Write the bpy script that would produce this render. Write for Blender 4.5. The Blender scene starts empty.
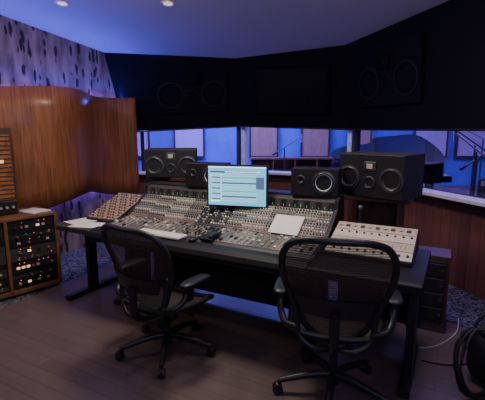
import bpy, math, random
from mathutils import Vector, Matrix
random.seed(7)
D=bpy.data
SC=bpy.context.scene
# ---------------------------------------------------------------- materials
def nodes(name):
    m=D.materials.new(name); m.use_nodes=True
    nt=m.node_tree; return m,nt,nt.nodes['Principled BSDF']
def mat(name,col,rough=.5,metal=0,em=None,es=0,var=.12,scale=25,bump=0,spec=.5,coat=0):
    m,nt,b=nodes(name)
    b.inputs['Roughness'].default_value=rough; b.inputs['Metallic'].default_value=metal
    b.inputs['Specular IOR Level'].default_value=spec
    b.inputs['Coat Weight'].default_value=coat
    tc=nt.nodes.new('ShaderNodeTexCoord'); n=nt.nodes.new('ShaderNodeTexNoise')
    n.inputs['Scale'].default_value=scale; n.inputs['Detail'].default_value=3
    nt.links.new(tc.outputs['Object'],n.inputs['Vector'])
    r=nt.nodes.new('ShaderNodeValToRGB')
    r.color_ramp.elements[0].position=.3; r.color_ramp.elements[1].position=.7
    r.color_ramp.elements[0].color=[c*(1-var) for c in col]+[1]
    r.color_ramp.elements[1].color=[min(1,c*(1+var)) for c in col]+[1]
    nt.links.new(n.outputs['Fac'],r.inputs['Fac']); nt.links.new(r.outputs['Color'],b.inputs['Base Color'])
    if em:
        b.inputs['Emission Color'].default_value=list(em)+[1]; b.inputs['Emission Strength'].default_value=es
    if bump:
        bp=nt.nodes.new('ShaderNodeBump'); bp.inputs['Strength'].default_value=bump; bp.inputs['Distance'].default_value=.01
        nt.links.new(n.outputs['Fac'],bp.inputs['Height']); nt.links.new(bp.outputs['Normal'],b.inputs['Normal'])
    return m
def wood(name,c1,c2,scale=(12,12,1.2),rough=.45,coat=0):
    m,nt,b=nodes(name)
    tc=nt.nodes.new('ShaderNodeTexCoord'); mp=nt.nodes.new('ShaderNodeMapping'); mp.inputs['Scale'].default_value=scale
    n=nt.nodes.new('ShaderNodeTexNoise'); n.inputs['Scale'].default_value=2; n.inputs['Detail'].default_value=6; n.inputs['Distortion'].default_value=1.2
    r=nt.nodes.new('ShaderNodeValToRGB'); r.color_ramp.elements[0].position=.3; r.color_ramp.elements[1].position=.72
    r.color_ramp.elements[0].color=list(c1)+[1]; r.color_ramp.elements[1].color=list(c2)+[1]
    L=nt.links.new
    L(tc.outputs['Object'],mp.inputs['Vector']); L(mp.outputs['Vector'],n.inputs['Vector']); L(n.outputs['Fac'],r.inputs['Fac']); L(r.outputs['Color'],b.inputs['Base Color'])
    b.inputs['Roughness'].default_value=rough; b.inputs['Coat Weight'].default_value=coat
    return m
def planks(name,c1,c2,mortar,rot,w,h,rough,coords='Object',lo=.45,hi=1.3):
    m,nt,b=nodes(name); L=nt.links.new
    tc=nt.nodes.new('ShaderNodeTexCoord'); mp=nt.nodes.new('ShaderNodeMapping'); mp.inputs['Rotation'].default_value=rot
    br=nt.nodes.new('ShaderNodeTexBrick'); br.inputs['Scale'].default_value=1; br.inputs['Brick Width'].default_value=w; br.inputs['Row Height'].default_value=h
    br.inputs['Mortar Size'].default_value=.002; br.inputs['Color1'].default_value=list(c1)+[1]; br.inputs['Color2'].default_value=list(c2)+[1]; br.inputs['Mortar'].default_value=list(mortar)+[1]
    mp2=nt.nodes.new('ShaderNodeMapping'); mp2.inputs['Scale'].default_value=(1.5,22,1.5)
    n=nt.nodes.new('ShaderNodeTexNoise'); n.inputs['Scale'].default_value=1.5; n.inputs['Detail'].default_value=5
    mx=nt.nodes.new('ShaderNodeMix'); mx.data_type='RGBA'; mx.blend_type='MULTIPLY'; mx.inputs[0].default_value=.7
    r=nt.nodes.new('ShaderNodeValToRGB'); r.color_ramp.elements[0].color=(lo,lo,lo,1); r.color_ramp.elements[1].color=(hi,hi,hi,1)
    L(tc.outputs[coords],mp.inputs['Vector']); L(mp.outputs['Vector'],br.inputs['Vector']); L(mp.outputs['Vector'],mp2.inputs['Vector']); L(mp2.outputs['Vector'],n.inputs['Vector'])
    L(n.outputs['Fac'],r.inputs['Fac']); L(br.outputs['Color'],mx.inputs[6]); L(r.outputs['Color'],mx.inputs[7]); L(mx.outputs[2],b.inputs['Base Color'])
    b.inputs['Roughness'].default_value=rough
    return m
def speckle(name,c1,c2,scale):
    m,nt,b=nodes(name); L=nt.links.new
    tc=nt.nodes.new('ShaderNodeTexCoord'); v=nt.nodes.new('ShaderNodeTexVoronoi'); v.inputs['Scale'].default_value=scale
    r=nt.nodes.new('ShaderNodeValToRGB'); r.color_ramp.elements[0].color=list(c2)+[1]; r.color_ramp.elements[1].color=list(c1)+[1]; r.color_ramp.elements[0].position=.35; r.color_ramp.elements[1].position=.7
    L(tc.outputs['Object'],v.inputs['Vector']); L(v.outputs['Color'],r.inputs['Fac']); L(r.outputs['Color'],b.inputs['Base Color']); b.inputs['Roughness'].default_value=.9
    bp=nt.nodes.new('ShaderNodeBump'); bp.inputs['Strength'].default_value=.6; L(v.outputs['Distance'],bp.inputs['Height']); L(bp.outputs['Normal'],b.inputs['Normal'])
    return m
def pecky(name):
    m,nt,b=nodes(name); L=nt.links.new
    tc=nt.nodes.new('ShaderNodeTexCoord'); mp=nt.nodes.new('ShaderNodeMapping'); mp.inputs['Scale'].default_value=(15,.01,4.6)
    n=nt.nodes.new('ShaderNodeTexNoise'); n.inputs['Scale'].default_value=1.6; n.inputs['Detail'].default_value=3
    ad=nt.nodes.new('ShaderNodeVectorMath'); ad.operation='MULTIPLY_ADD'; ad.inputs[1].default_value=(.5,0,.8)
    v=nt.nodes.new('ShaderNodeTexVoronoi'); v.inputs['Scale'].default_value=1; v.inputs['Randomness'].default_value=.9
    r=nt.nodes.new('ShaderNodeValToRGB'); e=r.color_ramp.elements
    e[0].position=.30; e[0].color=(.03,.018,.022,1); e[1].position=.38; e[1].color=(.26,.19,.20,1)
    L(tc.outputs['Object'],mp.inputs['Vector']); L(mp.outputs['Vector'],n.inputs['Vector'])
    L(n.outputs['Color'],ad.inputs[0]); L(mp.outputs['Vector'],ad.inputs[2]); L(ad.outputs[0],v.inputs['Vector']); L(v.outputs['Distance'],r.inputs['Fac'])
    n2=nt.nodes.new('ShaderNodeTexNoise'); n2.inputs['Scale'].default_value=.5; n2.inputs['Detail'].default_value=4; L(mp.outputs['Vector'],n2.inputs['Vector'])
    r2=nt.nodes.new('ShaderNodeValToRGB'); r2.color_ramp.elements[0].position=.35; r2.color_ramp.elements[0].color=(.45,.42,.42,1); r2.color_ramp.elements[1].position=.65; r2.color_ramp.elements[1].color=(1.3,1.3,1.3,1)
    mx=nt.nodes.new('ShaderNodeMix'); mx.data_type='RGBA'; mx.blend_type='MULTIPLY'; mx.inputs[0].default_value=1
    L(n2.outputs['Fac'],r2.inputs['Fac']); L(r.outputs['Color'],mx.inputs[6]); L(r2.outputs['Color'],mx.inputs[7])
    L(mx.outputs[2],b.inputs['Base Color'])
    b.inputs['Roughness'].default_value=.7
    return m
def meshfab(name,col,op):
    m,nt,b=nodes(name); L=nt.links.new
    b.inputs['Base Color'].default_value=list(col)+[1]; b.inputs['Roughness'].default_value=.6
    t=nt.nodes.new('ShaderNodeBsdfTransparent'); mx=nt.nodes.new('ShaderNodeMixShader')
    tc=nt.nodes.new('ShaderNodeTexCoord'); w=nt.nodes.new('ShaderNodeTexWave'); w.bands_direction='Z'; w.inputs['Scale'].default_value=22
    mr=nt.nodes.new('ShaderNodeMapRange'); mr.inputs['To Min'].default_value=op-.15; mr.inputs['To Max'].default_value=min(1,op+.15)
    L(tc.outputs['Object'],w.inputs['Vector']); L(w.outputs['Fac'],mr.inputs['Value']); L(mr.outputs['Result'],mx.inputs['Fac'])
    L(t.outputs[0],mx.inputs[1]); L(b.outputs[0],mx.inputs[2]); L(mx.outputs[0],nt.nodes['Material Output'].inputs['Surface'])
    return m
def glass(name):
    m,nt,b=nodes(name); L=nt.links.new
    t=nt.nodes.new('ShaderNodeBsdfTransparent'); t.inputs[0].default_value=(.93,.94,1,1); g=nt.nodes.new('ShaderNodeBsdfGlossy'); g.inputs['Roughness'].default_value=.02
    mx=nt.nodes.new('ShaderNodeMixShader'); mx.inputs['Fac'].default_value=.05
    L(t.outputs[0],mx.inputs[1]); L(g.outputs[0],mx.inputs[2]); L(mx.outputs[0],nt.nodes['Material Output'].inputs['Surface'])
    return m
BLK=mat('black_plastic',(.015,.015,.018),.4)
BLKM=mat('black_matte',(.018,.018,.02),.7)
DESK=mat('desk_black_vinyl',(.011,.011,.014),.55,spec=.35)
FAB=mat('soffit_fabric',(.006,.006,.012),.95,scale=60,spec=.12)
SOFS=mat('soffit_speaker_black',(.004,.004,.007),.85,spec=.1)
SOFR=mat('soffit_ring',(.011,.011,.018),.75,spec=.18)
GRY=mat('console_grey',(.16,.15,.13),.5,scale=80)
GRYD=mat('console_dark',(.05,.048,.046),.5,scale=80)
GRYL=mat('console_light',(.26,.24,.205),.5,scale=80)
WHT=mat('off_white',(.82,.78,.70),.5)
KN=mat('knob_grey',(.46,.43,.37),.4)
KND=mat('knob_black',(.02,.02,.02),.35)
KNR=mat('knob_red',(.32,.12,.08),.4)
KNB=mat('knob_blue',(.12,.18,.28),.4)
KNG=mat('knob_green',(.16,.26,.16),.4)
CRM=mat('cream_faceplate',(.50,.45,.34),.45)
CRM2=mat('beige_faceplate',(.58,.54,.44),.45)
SIL=mat('brushed_silver',(.62,.61,.6),.35,.4,scale=120)
MET=mat('dark_metal',(.12,.12,.13),.35,.8)
CHRM=mat('chrome',(.6,.6,.62),.2,1)
CHF=mat('chair_frame',(.018,.018,.021),.4)
RUB=mat('caster_rubber',(.02,.02,.022),.5)
MESH=meshfab('chair_mesh',(.055,.038,.032),.72)
SEATM=meshfab('seat_mesh',(.03,.025,.024),.92)
CONE=mat('speaker_cone',(.06,.058,.055),.5)
CONEW=mat('white_cone',(.75,.75,.74),.6)
CAP=mat('dust_cap',(.12,.115,.11),.4)
PANEL=wood('panel_wood',(.16,.056,.02),(.36,.14,.052),(14,14,1.0),.4,.1)
RACKW=wood('rack_wood',(.13,.055,.025),(.25,.115,.05),(3,10,10),.45)
DARKW=wood('dark_wood',(.05,.022,.018),(.11,.05,.036),(10,10,1.5),.45)
FLOORM=planks('hardwood',(.160,.118,.112),(.135,.10,.097),(.07,.05,.05),(0,0,math.radians(28)),1.6,.11,.36,lo=.7,hi=1.2)
CARP=speckle('border_carpet',(.17,.18,.24),(.015,.016,.022),55)
PECK=pecky('pecky_cypress')
WALLP=mat('wall_paint',(.22,.2,.24),.8)
CEILM=mat('ceiling_plaster',(.60,.57,.60),.85,scale=3,var=.02)
BOARDS=planks('vertical_boards',(.20,.075,.055),(.13,.048,.038),(.02,.01,.01),(math.radians(90),0,math.radians(90)),3,.12,.5,'Object')
SILL=mat('sill_paint',(.6,.57,.62),.45)
GLS=glass('window_glass')
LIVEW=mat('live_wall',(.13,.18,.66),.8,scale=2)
TAN=wood('tan_panel',(.42,.24,.14),(.6,.38,.22),(6,6,1),.6)
PALE=mat('pale_panel',(.60,.46,.70),.8)
LIVEF=wood('live_floor_wood',(.16,.09,.06),(.26,.16,.10),(1,9,9),.35)
PIANO=mat('piano_black',(.008,.008,.010),.55,spec=.2)
PAPER=mat('paper',(.8,.78,.74),.8,var=.03)
LEDG=mat('led_green',(.1,.3,.12),.5,em=(.3,.9,.4),es=.5)
LEDR=mat('led_red',(.6,.05,.03),.5,em=(1,.12,.05),es=3)
LEDW=mat('led_warm',(.8,.6,.3),.5,em=(1,.5,.2),es=1.2)
AMB=mat('amber_grille',(.22,.08,.02),.6,em=(1,.30,.06),es=.06,scale=12,var=.8)
SCRB=mat('screen_cyan',(.1,.3,.4),.3,em=(.17,.55,.80),es=1.25,var=.02)
SCRW=mat('screen_pale',(.4,.5,.5),.3,em=(.34,.72,.88),es=1.3,var=.02)
SCRD=mat('screen_slate',(.1,.1,.15),.3,em=(.06,.16,.34),es=.9,var=.02)
SCRG=mat('screen_teal',(.1,.3,.3),.3,em=(.10,.50,.50),es=1.0,var=.02)
SCRI=mat('screen_white',(.4,.5,.5),.3,em=(.75,.92,1),es=1.6,var=.02)
TVM=mat('tv_glass',(.008,.008,.012),.2,spec=.3)
LAMP=mat('lamp_glow',(.6,.55,.5),.5,em=(1,.9,.85),es=.8)
CAN=mat('bag_nylon',(.014,.014,.018),.75,scale=200,bump=.3)
WCAB=mat('white_cable',(.6,.6,.6),.5)
STR=mat('tan_strip',(.42,.27,.19),.5)
# ---------------------------------------------------------------- mesh builder
def smooth(pts,n=6,closed=False):
    P=[Vector(p) for p in pts]; out=[]; N=len(P)
    rng=N if closed else N-1
    for i in range(rng):
        if closed: a,b,c,d=P[i-1],P[i],P[(i+1)%N],P[(i+2)%N]
        else: a,b,c,d=P[max(i-1,0)],P[i],P[i+1],P[min(i+2,N-1)]
        for k in range(n):
            t=k/n; out.append(.5*((2*b)+(c-a)*t+(2*a-5*b+4*c-d)*t*t+(3*b-a-3*c+d)*t**3))
    if not closed: out.append(P[-1])
    return out
class MB:
    def __init__(s,name): s.name=name; s.v=[]; s.f=[]; s.mi=[]; s.sm=[]; s.mats=[]; s.M=Matrix.Identity(4)
    def add(s,vs,fs,m,sm=False):
        if m not in s.mats: s.mats.append(m)
        k=s.mats.index(m); o=len(s.v)
        for v in vs: s.v.append(tuple(s.M@Vector(v)))
        for f in fs: s.f.append([i+o for i in f]); s.mi.append(k); s.sm.append(sm)
    def box(s,c,d,m,R=None):
        x,y,z=[q/2 for q in d]
        vs=[Vector(p) for p in [(-x,-y,-z),(x,-y,-z),(x,y,-z),(-x,y,-z),(-x,-y,z),(x,-y,z),(x,y,z),(-x,y,z)]]
        if R is not None: vs=[R@v for v in vs]
        s.add([v+Vector(c) for v in vs],[(3,2,1,0),(4,5,6,7),(0,1,5,4),(1,2,6,5),(2,3,7,6),(3,0,4,7)],m)
    def cyl(s,p0,p1,r0,m,r1=None,n=12,caps=True):
        r1=r0 if r1 is None else r1
        p0=Vector(p0);p1=Vector(p1); q=(p1-p0).to_track_quat('Z','Y')
        vs=[]
        for p,r in((p0,r0),(p1,r1)):
            for i in range(n):
                a=2*math.pi*i/n; vs.append(p+q@Vector((math.cos(a)*r,math.sin(a)*r,0)))
        s.add(vs,[(i,(i+1)%n,n+(i+1)%n,n+i) for i in range(n)],m,True)
        if caps:
            s.add(vs,[tuple(range(n-1,-1,-1)),tuple(range(n,2*n))],m)
    def lathe(s,o,axis,prof,n=28):
        q=Vector(axis).to_track_quat('Z','Y'); o=Vector(o)
        for (ra,da,ma),(rb,db,mb) in zip(prof,prof[1:]):
            vs=[]
            for r,d in((ra,da),(rb,db)):
                for i in range(n):
                    a=2*math.pi*i/n; vs.append(o+q@Vector((math.cos(a)*r,math.sin(a)*r,d)))
            s.add(vs,[(i,(i+1)%n,n+(i+1)%n,n+i) for i in range(n)],mb,True)
    def tube(s,pts,r,m,n=8,closed=False,flat=1):
        P=[Vector(p) for p in pts]; N=len(P); vs=[]
        rr=r if isinstance(r,(list,tuple)) else [r]*N
        up=None
        for i in range(N):
            a=P[i-1] if (i>0 or closed) else P[i]; b=P[(i+1)%N] if (i<N-1 or closed) else P[i]
            t=(b-a).normalized()
            if up is None:
                up=t.orthogonal().normalized()
            up=(up-t*up.dot(t)).normalized(); sd=t.cross(up)
            for k in range(n):
                an=2*math.pi*k/n; vs.append(P[i]+up*math.cos(an)*rr[i]+sd*math.sin(an)*rr[i])
        fs=[]
        for i in range(N if closed else N-1):
            j=(i+1)%N
            for k in range(n): fs.append((i*n+k,i*n+(k+1)%n,j*n+(k+1)%n,j*n+k))
        s.add(vs,fs,m,True)
        if not closed: s.add(vs,[tuple(range(n-1,-1,-1)),tuple((N-1)*n+k for k in range(n))],m)
    def prism(s,prof,x0,x1,m):
        n=len(prof); vs=[(x0,y,z) for y,z in prof]+[(x1,y,z) for y,z in prof]
        s.add(vs,[(i,(i+1)%n,n+(i+1)%n,n+i) for i in range(n)]+[tuple(range(n-1,-1,-1)),tuple(range(n,2*n))],m)
    def plate(s,poly,z0,z1,m):
        n=len(poly); vs=[(x,y,z0) for x,y in poly]+[(x,y,z1) for x,y in poly]
        s.add(vs,[(i,(i+1)%n,n+(i+1)%n,n+i) for i in range(n)]+[tuple(range(n-1,-1,-1)),tuple(range(n,2*n))],m)
    def grid(s,fn,nu,nv,m):
        vs=[fn(i/nu,j/nv) for j in range(nv+1) for i in range(nu+1)]; w=nu+1
        s.add(vs,[(j*w+i,j*w+i+1,(j+1)*w+i+1,(j+1)*w+i) for j in range(nv) for i in range(nu)],m,True)
    def ball(s,c,r,m,sc=(1,1,1),n=12):
        c=Vector(c)
        s.grid(lambda u,v:c+Vector((math.cos(2*math.pi*u)*math.sin(math.pi*v)*r*sc[0],math.sin(2*math.pi*u)*math.sin(math.pi*v)*r*sc[1],-math.cos(math.pi*v)*r*sc[2])),n,n//2+2,m)
    def build(s,loc=(0,0,0),rz=0,parent=None,bevel=0,solid=0):
        me=D.meshes.new(s.name); me.from_pydata(s.v,[],s.f)
        for m in s.mats: me.materials.append(m)
        for p,k,q in zip(me.polygons,s.mi,s.sm): p.material_index=k; p.use_smooth=q
        me.update()
        o=D.objects.new(s.name,me); SC.collection.objects.link(o)
        o.location=loc; o.rotation_euler=(0,0,math.radians(rz))
        if parent: o.parent=parent
        if solid:
            md=o.modifiers.new('s','SOLIDIFY'); md.thickness=solid; md.offset=0
        if bevel:
            md=o.modifiers.new('b','BEVEL'); md.width=bevel; md.segments=2; md.limit_method='ANGLE'; md.angle_limit=math.radians(40)
        return o
def empty(name,loc,rz=0):
    e=D.objects.new(name,None); SC.collection.objects.link(e); e.location=loc; e.rotation_euler=(0,0,math.radians(rz)); e.empty_display_size=.1
    return e
def area(name,loc,target,size,power,col,sy=None):
    l=D.lights.new(name,'AREA'); l.energy=power; l.color=col; l.size=size
    if sy: l.shape='RECTANGLE'; l.size_y=sy
    o=D.objects.new(name,l); SC.collection.objects.link(o); o.location=loc
    o.rotation_euler=(Vector(target)-Vector(loc)).to_track_quat('-Z','Y').to_euler()
    return o
def ceilz(y): return 2.65+.12*(5.8-y)
# ---------------------------------------------------------------- room shell
A=(-1.72,6.2); Bc=(-.02,6.5); Cc=(1.55,5.75); Dd=(2.75,2.34); L1=(-3.4,2.93)
room=[L1,(-3.4,-2.6),(2.9,-2.6),Dd,Cc,Bc,A]
b=MB('floor'); b.plate(room,-.1,0,CARP); b.build()
b=MB('floor_hardwood'); b.plate([(-3.35,1.0),(-3.35,-2.55),(2.85,-2.55),(2.7,2.2),(1.91,2.93),(1.42,3.37),(.9,4.3),(-1.45,4.9),(-1.52,4.77),(-1.9,3.96)],0,.008,FLOORM); b.build()
def wall(name,p0,p1,z0,z1,m,th=.1,side=1):
    p0=Vector(p0);p1=Vector(p1); d=(p1-p0).normalized()
    L=(p1-p0).length
    b=MB(name); b.box((L/2,-side*th/2,(z0+z1)/2),(L,th,z1-z0),m)
    o=b.build((p0.x,p0.y,0),math.degrees(math.atan2(d.y,d.x))); return o
wall('wall_left',A,L1,0,3.2,PECK,.12,1)
wall('wall_left_rear',L1,(-3.4,-2.6),0,3.8,WALLP,.12,1)
wall('wall_back',(-3.4,-2.6),(2.9,-2.6),0,3.8,WALLP,.12,1)
wall('wall_right',(2.9,-2.6),Dd,0,3.8,WALLP,.12,1)
SZ=.92; TZ=1.72
wall('wall_front_right_lower',Dd,Cc,0,SZ,BOARDS,.12,1)
wall('wall_front_center_lower',Cc,Bc,0,SZ,BOARDS,.12,1)
wall('wall_front_left_lower',Bc,A,0,SZ,BOARDS,.12,1)
wall('wall_front_right_upper',Dd,Cc,TZ,3.2,FAB,.12,1)
wall('wall_front_center_upper',Cc,Bc,TZ,2.9,FAB,.12,1)
wall('wall_front_left_upper',Bc,A,TZ,2.9,FAB,.12,1)
b=MB('ceiling'); n=len(room)
vs=[(x,y,ceilz(y)) for x,y in room]+[(x,y,ceilz(y)+.1) for x,y in room]
b.add(vs,[(i,(i+1)%n,n+(i+1)%n,n+i) for i in range(n)]+[tuple(range(n)),tuple(range(2*n-1,n-1,-1))],CEILM); b.build()
def window(name,p0,p1,mull=(),fm=BLKM,fw=.06):
    p0=Vector(p0);p1=Vector(p1); d=(p1-p0).normalized(); L=(p1-p0).length
    b=MB(name)
    b.box((L/2,-.06,(SZ+TZ)/2),(L-.08,.008,TZ-SZ),GLS)
    b.box((L/2,-.06,SZ+.015),(L,.1,.03),fm); b.box((L/2,-.06,TZ-.015),(L,.1,.03),fm)
    b.box((.03,-.06,(SZ+TZ)/2),(fw,.1,TZ-SZ),fm); b.box((L-.03,-.06,(SZ+TZ)/2),(fw,.1,TZ-SZ),fm)
    for q in mull: b.box((q,-.06,(SZ+TZ)/2),(.05,.1,TZ-SZ),BLKM)
    b.build((p0.x,p0.y,0),math.degrees(math.atan2(d.y,d.x)))
window('window_1',Dd,Cc); window('window_2',Cc,Bc,(),SILL); window('window_3',Bc,A,(1.55,))
def sill(name,p0,p1,dp=.2):
    p0=Vector(p0);p1=Vector(p1); d=(p1-p0).normalized(); L=(p1-p0).length
    b=MB(name); b.box((L/2,dp/2,SZ+.02),(L-.12,dp,.035),SILL)
    b.box((L/2,.02,SZ-.06),(L-.12,.04,.1),DARKW)
    b.build((p0.x,p0.y,0),math.degrees(math.atan2(d.y,d.x)),bevel=.004)
sill('trim_1',Dd,Cc); sill('trim_2',Cc,Bc); sill('trim_3',Bc,A)
# soffit
T=[(-1.94,5.80),(-.107,6.07),(1.337,5.50),(2.02,4.18),(2.45,3.1)]
Bt=[(-1.75,6.12,1.56),(-.03,6.40,1.65),(1.50,5.66,1.60),(2.24,3.6,1.595),(2.6,2.55,1.6)]
Wl=[A,Bc,Cc,(2.31,3.59),(2.72,2.42)]
Tv=[Vector((x,y,ceilz(y)+.02)) for x,y in T]; Bv=[Vector(p) for p in Bt]; Wv=[Vector((w[0],w[1],p[2]+.01)) for w,p in zip(Wl,Bt)]
b=MB('wall_speaker_soffit')
for i in range(4):
    b.add([Tv[i],Tv[i+1],Bv[i+1],Bv[i]],[(3,2,1,0)],FAB); b.add([Bv[i],Bv[i+1],Wv[i+1],Wv[i]],[(0,1,2,3)],FAB)
    b.tube([Bv[i],Bv[i+1]],.012,BLK,6)
b.build()
def facetM(i,u,v,off=.0):
    p=(Tv[i]*(1-u)+Tv[i+1]*u)*v+(Bv[i]*(1-u)+Bv[i+1]*u)*(1-v)
    ex=(Bv[i+1]-Bv[i]).normalized(); up=((Tv[i]+Tv[i+1])/2-(Bv[i]+Bv[i+1])/2).normalized()
    nrm=ex.cross(up).normalized(); 
    if nrm.y>0: nrm=-nrm
    up=(up-ex*up.dot(ex)).normalized()
    M=Matrix((ex,-nrm,up)).transposed().to_4x4(); M.translation=p+nrm*off
    return M
def woofer(b,o,r,cone=CONE,cap=CAP,ax=(0,-1,0),n=28,ring=MET,sur=BLK):
    b.lathe(o,ax,[(r*1.15,-.002,ring),(r*1.15,.006,ring),(r*1.0,.008,ring),(r*.93,.012,sur),(r*.86,.008,sur),(r*.82,.002,sur),(r*.35,-r*.28,cone),(r*.3,-r*.2,cap),(r*.16,-r*.1,cap),(.0005,-r*.07,cap)],n)
for i,(fu,fv) in((0,(.62,.56)),(2,(.42,.55))):
    M=facetM(i,fu,fv,.012)
    b=MB('main_monitor_speaker'); b.M=M
    b.box((0,0,0),(1.05,.03,.72),FAB)
    for sx in(-.32,.32): woofer(b,(sx,-.02,-.08),.17,SOFS,SOFR,ring=SOFR,sur=SOFS)
    woofer(b,(0,-.02,-.1),.075,SOFS,SOFR,ring=SOFR,sur=SOFS); b.box((0,-.02,.14),(.3,.02,.16),SOFS); woofer(b,(0,-.035,.14),.04,SOFR,SOFR,ring=SOFR,sur=SOFS)
    b.build(bevel=.006)
b=MB('wall_television'); b.M=facetM(1,.52,.5,.02); b.box((0,0,0),(1.1,.05,.66),SOFS); b.box((0,-.028,0),(1.05,.006,.61),TVM); b.build(bevel=.004)
for x,y in((-1.79,4.25),(-.74,4.25),(1.2,2.6),(-2.2,2.2),(-.1,1.6)):
    z=ceilz(y); b=MB('recessed_downlight'); b.M=Matrix.Translation((x,y,z-.004))@Matrix.Rotation(math.radians(-6.8),4,'X')
    b.lathe((0,0,0),(0,0,-1),[(.055,-.002,WHT),(.07,.0,WHT),(.062,.008,WHT),(.045,.002,WHT),(.04,-.002,LAMP),(.0005,-.002,LAMP)],20); b.build()
# ---------------------------------------------------------------- left wall curved wood panel
wd=Vector((L1[0]-A[0],L1[1]-A[1])).normalized(); wn=Vector((-wd.y,wd.x)); 
if wn.x<0: wn=-wn
def off(t): return .265+.18*math.sin(3.6*(t-1.05))
def pan(u,v):
    t=.16+u*3.16; zb=.745+.075*math.sin(t*3.6-2.9); zt=2.05+.02*math.sin(t*3.6-3.8)
    p=Vector(A)+wd*t+wn*off(t); return Vector((p.x,p.y,zb+(zt-zb)*v))
b=MB('curved_wood_wall_panel'); b.grid(pan,80,6,PANEL)
o=b.build(solid=.03)
b=MB('panel_seam_trim')
for t in(.93,2.4):
    p=Vector(A)+wd*t+wn*(off(t)+.012); b.box((p.x,p.y,1.43),(.006,.006,1.2),DARKW)
o2=b.build(); o2.parent=o
# ---------------------------------------------------------------- mixing console
CO=(1.0,2.1,0); CR=-28
desk=empty('mixing_console',CO,CR)
X0,X1=-2.58,-.70
prof=[(0,.66),(0,.72),(.04,.745),(.13,.75),(.16,.765),(.44,.80),(.70,.97),(.715,1.04),(.76,1.065),(.88,1.065),(.9,.95),(.9,.62),(.5,.58),(.1,.63)]
b=MB('console_body'); b.prism(prof,X0,X1,GRYD); 
cheek=[(y+( -.012 if y<.1 else .012 if y>.8 else 0),z+.012 if z>.7 else z-.01) for y,z in prof]
b.prism(cheek,X0-.03,X0,BLK); b.prism(cheek,X1,X1+.03,BLK)
b.build(parent=desk,bevel=.004)
b=MB('armrest'); pr=[(-.03,.68),(-.045,.71),(-.03,.745),(.02,.765),(.09,.768),(.12,.75),(.12,.70),(.03,.665)]
b.prism(pr,X0-.03,X1+.03,DESK); b.build(parent=desk,bevel=.004)
def fpl(t): return Vector((0,.165+t*.27,.7665+t*.034))
def epl(t): return Vector((0,.445+t*.25,.8035+t*.163))
b=MB('channel_strips')
NS=38; w=(X1-X0)/NS
Rf=Matrix.Rotation(math.atan2(.035,.28),3,'X'); Re=Matrix.Rotation(math.atan2(.17,.26),3,'X')
nf=Rf@Vector((0,0,1)); ne=Re@Vector((0,0,1))
for i in range(NS):
    xc=X0+w*(i+.5)
    centre=15<=i<=20
    base=GRYD if centre else (GRY if (i//4)%2 else GRYL)
    c=(fpl(0)+fpl(1))/2; b.box((xc,c.y,c.z+.001),(w*.93,.27,.004),base,Rf)
    c=(epl(0)+epl(1))/2; b.box((xc,c.y,c.z+.001),(w*.93,.30,.004),base,Re)
    if centre:
        for r in range(9):
            for q in(-.3,0,.3):
                c=fpl(.06+r*.1); b.box((xc+q*w,c.y,c.z+.006),(w*.2,.014,.006),random.choice([KN,KND,GRYL,GRYL,KND]),Rf)
        for r in range(9):
            for q in(-.25,.25):
                c=epl(.08+r*.1); p=Vector((xc+q*w,c.y,c.z)); b.cyl(p,p+ne*.014,.007,random.choice([KN,KND,KND,WHT]),n=7)
    else:
        c=fpl(.34); b.box((xc-.006,c.y,c.z+.004),(.005,.15,.003),BLK,Rf)
        c=fpl(random.choice([.12,.3,.34,.4,.52])); b.box((xc-.006,c.y,c.z+.01),(.017,.026,.014),random.choice([WHT,KN,KND]),Rf)
        for r in range(5):
            c=fpl(.70+r*.065); b.box((xc,c.y,c.z+.005),(.02,.008,.006),random.choice([KN,WHT,GRYL,KND,KND]),Rf)
        for r in range(11):
            cl=[KN,KND,KND,WHT][(r+i//4)%4] if r%4 else [KNR,KNB,KNG,KN][(r//4)%4]
            for q in(-.23,.23):
                c=epl(.05+r*.088); p=Vector((xc+q*w,c.y,c.z+.003)); b.cyl(p,p+ne*.013,.0065,cl,r1=.005,n=7)
b.build(parent=desk)
b=MB('meter_bridge')
for i in range(NS):
    xc=X0+w*(i+.5); R=Matrix.Rotation(math.atan2(.07,.015),3,'X')
    b.box((xc,.706,1.006),(w*.8,.055,.004),BLK if i%2 else GRYD,R)
    for k in range(random.randint(1,3)): b.box((xc,.701+k*.0019,.986+k*.009),(w*.15,.004,.003),LEDG,R)
b.box(((X0+X1)/2,.82,1.072),(X1-X0,.14,.012),MET)
b.build(parent=desk)
b=MB('lyric_sheets')
c=epl(.25); b.box((-1.02,c.y+.01,c.z+.026),(.24,.20,.003),PAPER,Re); b.build(parent=desk)
b=MB('computer_keyboard'); b.box((-1.92,.09,.782),(.44,.12,.014),WHT)
for r in range(5):
    for k in range(15): b.box((-1.92-.2+k*.0285,.045+r*.022,.792),(.023,.018,.006),PAPER)
b.build(parent=desk,bevel=.002)
b=MB('computer_mouse'); b.ball((-1.6,.09,.782),.03,BLK,(1,1.6,.6)); b.build(parent=desk)
b=MB('talkback_phone'); b.box((-1.52,.20,.79),(.10,.16,.02),BLK,Rf); b.tube(smooth([(-1.48,.13,.80),(-1.47,.18,.812),(-1.46,.25,.81)],4),.014,BLK); b.build(parent=desk,bevel=.004)
b=MB('console_stand')
b.box(((X0+X1)/2,.72,.36),(X1-X0-.1,.04,.56),BLKM)
for x in(X0+.03,X1-.03,-.06,-3.02):
    yy=.35 if x in(-.06,-3.02) else .5
    b.box((x,yy,.35),(.05,.1 if x==-3.02 else .3,.62),BLK)
    b.box((x,yy,.03),(.07,.62,.05),BLK)
b.build(parent=desk,bevel=.005)
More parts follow.
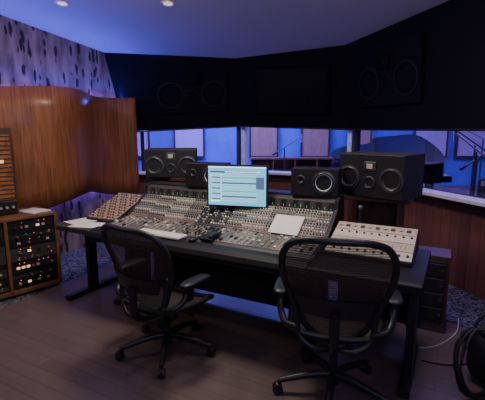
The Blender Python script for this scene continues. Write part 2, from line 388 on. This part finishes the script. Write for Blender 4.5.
# right wing
b=MB('right_wing_desk')
b.prism([(-.02,.69),(-.02,.74),(.0,.75),(.74,.75),(.74,.69)],X1+.03,0,DESK); b.box((-.34,.73,.42),(.62,.02,.52),BLKM)
b.prism([(.27,.75),(.27,.78),(.66,.905),(.70,.905),(.70,.75)],-.65,-.08,BLKM)
b.build(parent=desk,bevel=.005)
sl=.125; sd=.39
Rr=Matrix.Rotation(math.atan2(sl,sd),3,'X'); nr=Rr@Vector((0,0,1))
b=MB('outboard_modules')
for r in range(4):
    t=(r+.5)/4; c=Vector((-.365,.27+sd*t,.782+sl*t)); b.box(c,(.55,.096,.01),[CRM2,CRM,CRM2,CRM][r],Rr)
    for k in range(20):
        x=-.25+k*.0263
        if r==0:
            if k%2: p=c+Vector((x,0,0)); b.cyl(p,p+nr*.014,.009,KND,n=10)
        elif r==1:
            b.box(c+Vector((x,0,0))+nr*.006,(.006,.05,.003),[GRYL,KN,GRYL][k%3],Rr)
        elif r==2:
            if k%2: p=c+Vector((x,0,0))+Rr@Vector((0,.02,0)); b.cyl(p,p+nr*.013,.008,KND if k%3 else KNR,n=8)
        else:
            if k%4==0: p=c+Vector((x,0,0)); b.cyl(p,p+nr*.016,.014,KN,n=10)
            elif k%4==2: b.box(c+Vector((x,0,0))+nr*.007,(.03,.03,.004),GRYD,Rr)
b.build(parent=desk)
b=MB('desk_microphone'); b.cyl((-.5,.7,.90),(-.5,.7,1.0),.012,BLK); b.ball((-.5,.7,1.02),.022,MET); b.cyl((-.5,.7,.90),(-.5,.7,.915),.035,BLK); b.build(parent=desk)
# left wing
b=MB('left_wing_desk')
b.plate([(X0-.03,.0),(X0-.03,.8),(-3.12,.8),(-3.12,.06),(-3.06,.0)],.70,.745,GRYD)
b.prism([(.28,.745),(.28,.77),(.72,.95),(.76,.95),(.76,.745)],-2.98,-2.62,BLK)
b.build(parent=desk,bevel=.005)
Rl=Matrix.Rotation(math.atan2(.18,.44),3,'X'); nl=Rl@Vector((0,0,1))
b=MB('side_fader_rack')
for k in range(11):
    x=-2.96+k*.032; c=Vector((x+.01,.5,.863)); b.box(c,(.026,.45,.008),[STR,GRYL][k%2],Rl)
    for r in range(10):
        p=c+Rl@Vector((0,-.2+r*.043,0)); b.cyl(p,p+nl*.016,.007,[KNR,KND,KN,KND][(r+k)%4],n=7)
b.build(parent=desk)
b=MB('loose_papers'); 
b.box((-2.78,.14,.748),(.3,.2,.003),PAPER,Matrix.Rotation(.3,3,'Z')); b.box((-2.95,.22,.752),(.21,.28,.003),PAPER,Matrix.Rotation(-.2,3,'Z')); b.build(parent=desk)
cr=math.radians(CR)
def cw(x,y): return (CO[0]+x*math.cos(cr)-y*math.sin(cr), CO[1]+x*math.sin(cr)+y*math.cos(cr))
# computer monitor
p=cw(-1.505,.60); b=MB('computer_monitor')
W,H,zc=.53,.36,1.13
b.box((0,0.012,zc),(W,.024,H),MET); b.box((0,-.002,zc),(W-.01,.004,H-.01),BLK)
w2,h2=W-.03,H-.03
b.box((0,-.006,zc),(w2,.003,h2),SCRB)
b.box((-.03,-.009,zc-.01),(w2*.80,.003,h2*.80),SCRW)
b.box((-.03,-.011,zc+h2*.36),(w2*.80,.003,.018),SCRD)
for k in range(11): 
    b.box((.02,-.0115,zc+.095-k*.023),(w2*.60,.002,.015),[SCRB,SCRG,SCRB,SCRD,SCRB][k%5])
    b.box((-.18,-.013,zc+.095-k*.023),(.08,.002,.013),SCRD if k%2 else SCRB)
b.box((.20,-.011,zc+.03),(.07,.003,.10),SCRD)
b.box((-.19,-.0145,zc-.13),(.09,.002,.012),SCRI); b.box((.05,-.0145,zc+.12),(.3,.002,.006),SCRI)
b.box((0,-.009,zc+h2/2-.006),(w2,.003,.01),SCRI)
b.cyl((0,.03,zc-.05),(0,.08,1.0),.02,MET); b.box((0,.08,.99),(.2,.06,.012),MET)
b.build((p[0],p[1],0),-14,bevel=.003)
def ns(name,x,rz):
    p=cw(x,.82); b=MB(name); z=1.079+.108
    b.box((0,0,z),(.38,.19,.215),BLK)
    woofer(b,(.075,-.096,z),.08,CONEW,CONEW); woofer(b,(-.11,-.096,z+.02),.03,CAP,CAP)
    b.build((p[0],p[1],0),rz,bevel=.006)
ns('bookshelf_speaker',-.885,-22); ns('bookshelf_speaker',-1.93,-22)
def near(x,y,z,rz,W=.54,H=.3,Dp=.34):
    b=MB('studio_monitor_speaker')
    b.box((0,0,z),(W,Dp,H),BLKM)
    b.box((0,-Dp/2-.004,z),(W-.01,.01,H-.01),BLK)
    woofer(b,(-W*.325,-Dp/2-.01,z-.02),.083); woofer(b,(W*.325,-Dp/2-.01,z-.02),.083)
    woofer(b,(0,-Dp/2-.01,z-.05),.045); b.box((0,-Dp/2-.01,z+.075),(.1,.012,.07),MET); b.box((0,-Dp/2-.018,z+.075),(.05,.006,.04),KN)
    b.build((x,y,0),rz,bevel=.008)
    s=MB('speaker_stand'); zt=z-H/2
    s.box((0,0,zt-.02),(.5,.28,.035),DARKW); s.box((-.17,0,(zt-.04)/2),(.035,.24,zt-.04),DARKW); s.box((.17,0,(zt-.04)/2),(.035,.24,zt-.04),DARKW)
    s.box((0,0,.02),(.38,.28,.04),DARKW); s.box((0,0,zt*.55),(.31,.22,.03),DARKW); s.box((0,.1,zt*.5),(.31,.02,zt-.1),DARKW)
    s.build((x,y,0),CR,bevel=.004)
p=cw(-2.58,1.12); near(p[0],p[1],1.255,4,.52,.29)
p=cw(-.42,1.04); near(p[0],p[1],1.245,-45,.54,.34,.36)
# ---------------------------------------------------------------- task chairs
def chair(loc,rz,base_rot=0,drop=0):
    e=empty('mesh_office_chair',loc,rz)
    b=MB('base')
    b.cyl((0,0,.07),(0,0,.16),.038,CHF,r1=.032,n=16); b.cyl((0,0,.15),(0,0,.27),.026,CHF); b.cyl((0,0,.26),(0,0,.40-drop),.018,CHRM)
    for k in range(5):
        a=math.radians(base_rot+72*k); c,s_=math.cos(a),math.sin(a)
        pts=[(c*r,s_*r,z) for r,z in((.02,.125),(.1,.125),(.2,.11),(.3,.088),(.335,.08))]
        b.tube(smooth(pts,3),[.026-.0009*i for i in range(13)],CHF,8)
        b.cyl((c*.325,s_*.325,.05),(c*.325,s_*.325,.09),.012,CHF)
        t=Vector((-s_,c,0)); o=Vector((c*.335,s_*.335,.031))
        for q in(-.022,.008): b.cyl(o+t*q,o+t*(q+.018),.031,RUB,n=16)
        b.ball(o+Vector((0,0,.018)),.022,CHF,(1,1,.7))
    b.build(parent=e)
    dz=(0,0,-drop)
    b=MB('tilt_mechanism'); b.box((0,.0,.405),(.13,.26,.05),CHF); b.box((0,.07,.425),(.36,.04,.03),CHF); b.box((0,-.09,.42),(.36,.05,.03),CHF)
    b.box((0,-.05,.37),(.2,.16,.06),CHF)
    b.cyl((.06,.02,.40),(.24,.02,.40),.007,CHF); b.ball((.25,.02,.40),.014,CHF,(1.6,1,1)); b.build(dz,parent=e,bevel=.008)
    def hw(v): return .235+.03*math.sin(v*math.pi*.8)
    def seat(u,v):
        x=(u*2-1); y=-.21+v*.46
        cut=1-.12*abs(2*v-1)**6
        return Vector((x*hw(v)*cut,y,.455+.025*abs(x)**3-.03*max(0,v-.75)**2*16 + .015*(1-v)))
    b=MB('seat'); b.grid(seat,16,16,SEATM)
    per=[seat(u/8,0) for u in range(8)]+[seat(1,v/8) for v in range(8)]+[seat(1-u/8,1) for u in range(8)]+[seat(0,1-v/8) for v in range(8)]
    b.tube(smooth(per,2,True),.018,CHF,8,closed=True); b.build(dz,parent=e)
    def wid(t):
        k=[.10,.165,.195,.22,.25,.272,.285,.288,.278,.235]; f=t*9; i=min(8,int(f)); return k[i]+(k[i+1]-k[i])*(f-i)
    def back(u,v,o=0):
        x=u*2-1; zz=.43+v*.625-.035*abs(x)**4*(v**3)+.03*abs(x)**3*(1-v)**3; y=-.22-.14*v+.03*math.sin(v*math.pi)-.0+.055*x*x-o
        return Vector((x*wid(v),y,zz))
    b=MB('backrest'); b.grid(back,16,24,MESH)
    per=[back(u/6,0) for u in range(6)]+[back(1,v/10) for v in range(10)]+[back(1-u/6,1) for u in range(6)]+[back(0,1-v/10) for v in range(10)]
    b.tube(smooth(per,3,True),.019,CHF,10,closed=True)
    b.grid(lambda u,v: back(.08+.84*u,.30+.17*v,.035),12,4,CHF)
    b.grid(lambda u,v: back(.08+.84*u,.47-.17*v,.047),12,4,CHF)
    b.tube(smooth([(0,-.1,.39),(0,-.2,.40),(0,-.285,.46),(0,-.295,.58),(0,-.295,.66)],4),.026,CHF,10)
    for sx in(-1,1):
        b.tube(smooth([(0,-.20,.41),(sx*.1,-.25,.42),(sx*.19,-.225,.48),(sx*.21,-.21,.60),(sx*.25,-.22,.74)],4),.016,CHF,8)
    b.build(dz,parent=e)
    b=MB('armrests')
    for sx in(-1,1):
        b.tube(smooth([(sx*.20,-.22,.52),(sx*.27,-.2,.53),(sx*.305,-.14,.58),(sx*.31,-.1,.655)],4),.019,CHF,8)
        b.box((sx*.31,-.1,.62),(.035,.06,.1),CHF)
        def pad(u,v,sx=sx):
            a=2*math.pi*u; r=math.sin(math.pi*v); h=-math.cos(math.pi*v)
            sg=lambda q,p:math.copysign(abs(q)**p,q)
            return Vector((sx*.31+sg(math.cos(a),.7)*.048*sg(r,.5),-.03+sg(math.sin(a),.6)*.135*sg(r,.5),.68+h*.02))
        b.grid(pad,20,10,CHF)
    b.build(dz,parent=e)
    return e
chair((-.55,2.70,.008),-34,20,.07)
chair((.55,2.22,.008),-14,50,0)
# ---------------------------------------------------------------- left gear rack
e=empty('equipment_rack',(-2.51,3.25,0),math.degrees(math.atan2(.71,.63)))
b=MB('cabinet'); W=.95; Hh=.78; Dp=.48
b.box((W/2,Dp/2,Hh-.0125),(W,Dp,.03),RACKW); b.box((W/2,Dp/2,.05),(W,Dp,.04),RACKW); b.box((W/2,Dp/2,.015),(W-.06,Dp-.06,.03),BLKM)
for x in(.0125,W/2,W-.0125): b.box((x,Dp/2,.4),(.03,Dp,.73),RACKW)
b.box((W/2,Dp-.01,.4),(W,.02,.72),RACKW); b.build(parent=e,bevel=.004)
b=MB('rack_units')
for col in range(2):
    xc=W*.25+col*W*.5; z=.085; k=0
    while z<.72:
        h=[.044,.088,.088,.044,.132][(k+col*2)%5]; h=min(h,.75-z)
        fm=[GRYD,BLK,MET,BLK,GRYD][(k+col)%5]
        b.box((xc,.05,z+h/2),(W/2-.04,.06,h-.004),fm)
        nk=random.randint(4,8)
        for q in range(nk):
            x=xc-.18+.36*(q+.5)/nk
            if h>.06 and random.random()<.35:
                b.box((x,.017,z+h/2),(.03,.006,.022),random.choice([LEDW,KN,MET]))
            else:
                b.cyl((x,.02,z+h/2),(x,.0,z+h/2),.012 if h>.06 else .008,random.choice([KN,MET,KND,KNR]),n=10)
            if random.random()<.4: b.box((x+.012,.019,z+h*.82),(.006,.004,.005),random.choice([LEDR,LEDG,LEDR]))
        z+=h; k+=1
b.build(parent=e)
b=MB('amber_tube_amplifier'); 
ax=.50
b.box((ax,.3,1.2),(.34,.22,.84),DARKW); b.box((ax,.185,1.24),(.28,.012,.62),AMB); b.box((ax,.178,.86),(.30,.02,.12),BLK)
for r in range(15): b.box((ax,.176,.95+r*.042),(.29,.012,.016),DARKW)
for k in range(5): b.cyl((ax-.11+k*.055,.17,.86),(ax-.11+k*.055,.15,.86),.012,SIL,n=12)
b.box((ax+.04,.172,1.3),(.06,.008,.03),LEDW)
b.build(parent=e,bevel=.004)
b=MB('stacked_papers'); b.box((.81,.2,.786),(.2,.26,.010),PAPER,Matrix.Rotation(.25,3,'Z')); b.build(parent=e)
# ---------------------------------------------------------------- low outboard cabinet
b=MB('side_cabinet'); b.box((0,0,.33),(.28,.26,.6),DARKW); b.box((0,-.135,.34),(.24,.01,.5),BLKM)
for k in range(4): b.box((0,-.142,.16+k*.12),(.22,.008,.1),BLK); b.cyl((-.09,-.146,.16+k*.12),(-.09,-.16,.16+k*.12),.01,MET,n=10); b.cyl((.09,-.146,.16+k*.12),(.09,-.16,.16+k*.12),.01,MET,n=10)
b.box((0,0,.015),(.30,.28,.03),BLKM); b.build((1.535,3.12,0),-28,bevel=.005)
# ---------------------------------------------------------------- gear bag with coiled cables
b=MB('gear_bag')
def bp(u,v):
    a=2*math.pi*u; sg=lambda q,p:math.copysign(abs(q)**p,q)
    r=math.sin(math.pi*v)**.4 if 0<v<1 else 0
    z=.19-.19*math.cos(math.pi*v); k=1-.12*(z/.4)**2+.03*math.sin(12*z+3*a)
    return Vector((sg(math.cos(a),.5)*.22*r*k,sg(math.sin(a),.5)*.13*r*k,z))
b.grid(bp,32,20,CAN)
b.tube(smooth([(-.12,-.13,.26),(-.09,-.14,.42),(.0,-.10,.47),(.09,-.14,.42),(.12,-.13,.26)],6),.011,BLKM,8)
b.tube(smooth([(-.12,.13,.26),(-.09,.10,.40),(.0,.06,.45),(.09,.10,.40),(.12,.13,.26)],6),.011,BLKM,8)
b.tube(smooth([(-.21,0,.33),(-.1,.0,.385),(.1,0,.385),(.21,0,.33)],6),.006,MET,6)
b.box((.03,-.137,.2),(.08,.008,.035),KNR)
b.build((1.66,2.36,.008),28)
b=MB('coiled_cable')
pts=[]
for i in range(97):
    a=2*math.pi*i/16; r=.19+.012*math.sin(i*.7); k=i/97
    pts.append((math.cos(a)*r*.8,-.02*k*3+.012*math.sin(i*1.3),.215+math.sin(a)*r))
b.M=Matrix.Rotation(math.radians(-12),4,'X')
b.tube(pts,.008,BLKM,6)
b.tube(smooth([pts[-1],(.2,-.12,.1),(.05,-.2,.03)],6),.008,BLKM,6)
b.build((1.38,2.13,.03),20)
def cable(name,pts,r,m):
    b=MB(name); b.tube(smooth(pts,8),r,m,6); b.build()
cable('white_power_cable',[(1.24,2.76,.013),(1.34,2.72,.013),(1.5,2.78,.013),(1.7,2.95,.013),(1.85,3.2,.006)],.004,WCAB)
cable('audio_cable',[(1.25,2.55,.014),(1.42,2.5,.014),(1.7,2.55,.014),(1.95,2.7,.014),(2.1,2.85,.008)],.005,BLKM)
# ---------------------------------------------------------------- live room
lf=[(-5,11.5),(-5,6.33),(-1.72,6.33),(-.02,6.63),(1.62,5.85),(2.87,2.36),(3.1,2.0),(8.5,2),(8.5,11.5)]
b=MB('floor_live_room'); b.plate(lf,-.1,0,LIVEF); b.build()
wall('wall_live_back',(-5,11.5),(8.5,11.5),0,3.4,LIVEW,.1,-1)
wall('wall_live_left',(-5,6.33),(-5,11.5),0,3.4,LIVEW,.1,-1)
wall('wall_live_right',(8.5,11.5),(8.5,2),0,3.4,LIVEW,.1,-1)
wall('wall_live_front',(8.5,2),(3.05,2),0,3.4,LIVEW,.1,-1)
b=MB('ceiling_live_room'); b.plate(lf,3.4,3.5,WALLP); b.build()
for i,(x,wd_,m) in enumerate([(.6,.75,TAN),(2.05,.75,TAN),(3.3,.6,TAN),(-1.5,.8,PALE),(-3.1,.9,PALE),(5.3,.9,PALE),(6.5,.9,PALE),(7.7,.7,TAN)]):  # tan ones are acoustic; right-hand pale ones stand in for bright pinkish windows
    b=MB('live_wall_panel'); b.box((0,0,0),(wd_,.08,1.5),m); b.box((0,-.03,.76),(wd_+.06,.1,.05),DARKW); b.box((0,-.03,-.76),(wd_+.06,.1,.05),DARKW)
    b.box((-wd_/2-.01,-.03,0),(.04,.1,1.5),DARKW); b.box((wd_/2+.01,-.03,0),(.04,.1,1.5),DARKW); b.build((x,11.42,1.6),bevel=.01)
b=MB('low_bookcase'); 
b.box((0,0,.92),(2.6,.4,.04),RACKW); b.box((0,0,.5),(2.6,.38,.03),RACKW); b.box((0,0,.04),(2.6,.38,.08),RACKW); b.box((0,.18,.46),(2.6,.02,.9),DARKW)
for k in range(6): b.box((-1.29+k*.516,0,.46),(.03,.38,.9),RACKW)
for k in range(5):
    for q in range(4): b.box((-1.03+k*.516-.18+q*.11,-.02,.2+.08*random.random()),(.09,.28,.26),random.choice([KNB,STR,DARKW,GRYL]))
b.build((1.5,9.6,0),bevel=.004)
e=empty('grand_piano',(2.75,7.6,0),82)
out=smooth([(-.75,-.75,0),(.75,-.75,0),(.75,-.2,0),(.62,.15,0),(.25,.35,0),(.1,.75,0),(-.2,1.05,0),(-.6,1.0,0),(-.75,.6,0)],5,True)
poly=[(p.x,p.y) for p in out]
b=MB('case'); b.plate(poly,.70,1.02,PIANO); b.box((0,-.82,.76),(1.45,.2,.1),PIANO); b.box((0,-.83,.815),(1.24,.14,.012),WHT)
for k in range(36): b.box((-.6+k*.034,-.80,.825),(.014,.09,.014),KND)
b.build(parent=e,bevel=.006)
b=MB('lid'); Rld=Matrix.Rotation(math.radians(-16),4,'Y'); b.M=Matrix.Translation((-.75,0,1.03))@Rld@Matrix.Translation((.75,0,0)); b.plate(poly,0,.025,PIANO); b.build(parent=e)
b=MB('legs')
for x,y in((-.6,-.6),(.6,-.6),(-.3,.8)): b.cyl((x,y,.05),(x,y,.70),.05,PIANO,r1=.075,n=10); b.cyl((x,y,0),(x,y,.06),.03,MET)
b.cyl((.35,-.1,1.02),(.42,-.1,1.34),.01,PIANO); b.build(parent=e)
def micstand(x,y,h,rz):
    b=MB('microphone_stand')
    for k in range(3):
        a=2.1*k; b.tube([(0,0,.16),(math.cos(a)*.3,math.sin(a)*.3,.012)],.009,MET)
    b.cyl((0,0,.1),(0,0,h),.014,MET); b.cyl((-.25,0,h-.1),(.45,0,h+.25),.011,MET); b.cyl((-.3,0,h-.12),(-.22,0,h-.08),.022,BLK)
    b.cyl((.45,0,h+.27),(.45,0,h+.12),.024,SIL); b.ball((.45,0,h+.28),.025,MET); b.build((x,y,0),rz)
micstand(3.2,5.5,1.3,100); micstand(3.75,6.5,1.35,200); micstand(.9,8.6,1.2,30); micstand(5.0,8.4,1.4,150); micstand(3.45,5.9,1.15,20)
b=MB('guitar_amplifier'); b.box((0,0,.36),(.66,.3,.6),BLKM); b.box((0,-.155,.3),(.58,.01,.4),GRYD); b.box((0,-.155,.58),(.58,.01,.1),SIL)
for k in range(6): b.cyl((-.22+k*.085,-.16,.58),(-.22+k*.085,-.18,.58),.014,BLK)
for x in(-.28,.28): b.box((x,0,.03),(.05,.25,.06),RUB)
b.build((4.9,7.6,0),-30,bevel=.01)
# ---------------------------------------------------------------- lights
def strip(name,o_,z,tz,power,col,k=.35):
    p=Vector(A)+wd*1.7+wn*o_; l=D.lights.new(name,'AREA'); l.shape='RECTANGLE'; l.size=3.1; l.size_y=.04; l.energy=power; l.color=col
    ob=D.objects.new(name,l); SC.collection.objects.link(ob); ob.location=(p.x,p.y,z)
    zax=Vector((wn.x*k,wn.y*k,-tz)).normalized()
    xax=Vector((wd.x,wd.y,0)); yax=zax.cross(xax).normalized(); xax=yax.cross(zax)
    ob.rotation_euler=Matrix((xax,yax,zax)).transposed().to_euler()
strip('led_strip_upper',.05,2.04,1,3.4,(.22,.12,1))
strip('led_strip_ceiling',.06,2.06,1,28,(.05,.08,1),-1.1)
strip('led_strip_lower',.05,.80,-1,6,(.25,.14,1))
def winfill(name,p0,p1,power):
    p0=Vector((p0[0],p0[1],1.585));p1=Vector((p1[0],p1[1],1.585)); m=(p0+p1)/2; d=(p1-p0)
    n_=Vector((d.y,-d.x,0)).normalized()
    if n_.y>0: n_=-n_
    l=D.lights.new(name,'AREA'); l.shape='RECTANGLE'; l.size=d.length*.9; l.size_y=.03; l.energy=power; l.color=(.3,.22,1)
    ob=D.objects.new(name,l); SC.collection.objects.link(ob); ob.location=m+n_*.07; ob.rotation_euler=(0,0,math.atan2(d.y,d.x))
winfill('window_fill_right',Dd,Cc,8); winfill('window_fill_center',Cc,Bc,3); winfill('window_fill_left',Bc,A,3)  # added fill lamps under the soffit, washing frames, sills and boards purple
area('ceiling_light_console',(-.4,2.9,2.9),(-.4,3.0,0),.45,40,(1,.88,.72))
area('panel_fill_light',(-.9,3.3,2.88),(-2.3,4.9,1.2),.25,6,(1,.68,.42))  # added lamp, kept out of frame, to model the wood panel's wave
area('panel_graze_light',(-2.75,2.5,2.95),(-2.0,5.0,1.2),.2,14,(1,.68,.42))  # added unseen lamp grazing the wood panel to bring out its curve
area('ceiling_light_right',(1.2,2.4,2.95),(1.0,2.7,0),.3,7,(1,.9,.75))
area('boards_fill_light',(1.1,2.6,2.85),(2.25,3.7,.3),.3,13,(.8,.5,.85))  # added violet fill to lift the dark boards below the right window
area('ceiling_fill_light',(0,-.6,2.2),(0,2.2,3.3),2.0,19,(.80,.78,1),1.0)  # added unseen fill behind the camera to brighten the ceiling
area('rear_fill_light',(.3,-2.0,2.6),(0,3,.5),1.5,12,(.5,.46,1))  # unseen fill from behind the camera, tinted to make the floor bluer
area('live_light_blue',(0,9.2,3.3),(0,9.2,0),4,420,(.18,.20,1),3)
area('live_light_white',(5,8,3.3),(5,8.6,0),3,250,(.40,.28,1),3)
area('live_light_left',(-1.8,7.6,3.2),(-1.8,8.5,0),1.5,240,(.34,.22,1))
wl=D.worlds.new('dim_world'); SC.world=wl; wl.use_nodes=True; wl.node_tree.nodes['Background'].inputs[0].default_value=(.02,.02,.04,1)
# ---------------------------------------------------------------- camera
cam=D.cameras.new('camera'); cam.sensor_width=36; cam.lens=400/485*36; cam.clip_start=.05
co=D.objects.new('camera',cam); SC.collection.objects.link(co); co.location=(0,0,1.6); co.rotation_euler=(math.radians(80),0,0); SC.camera=co
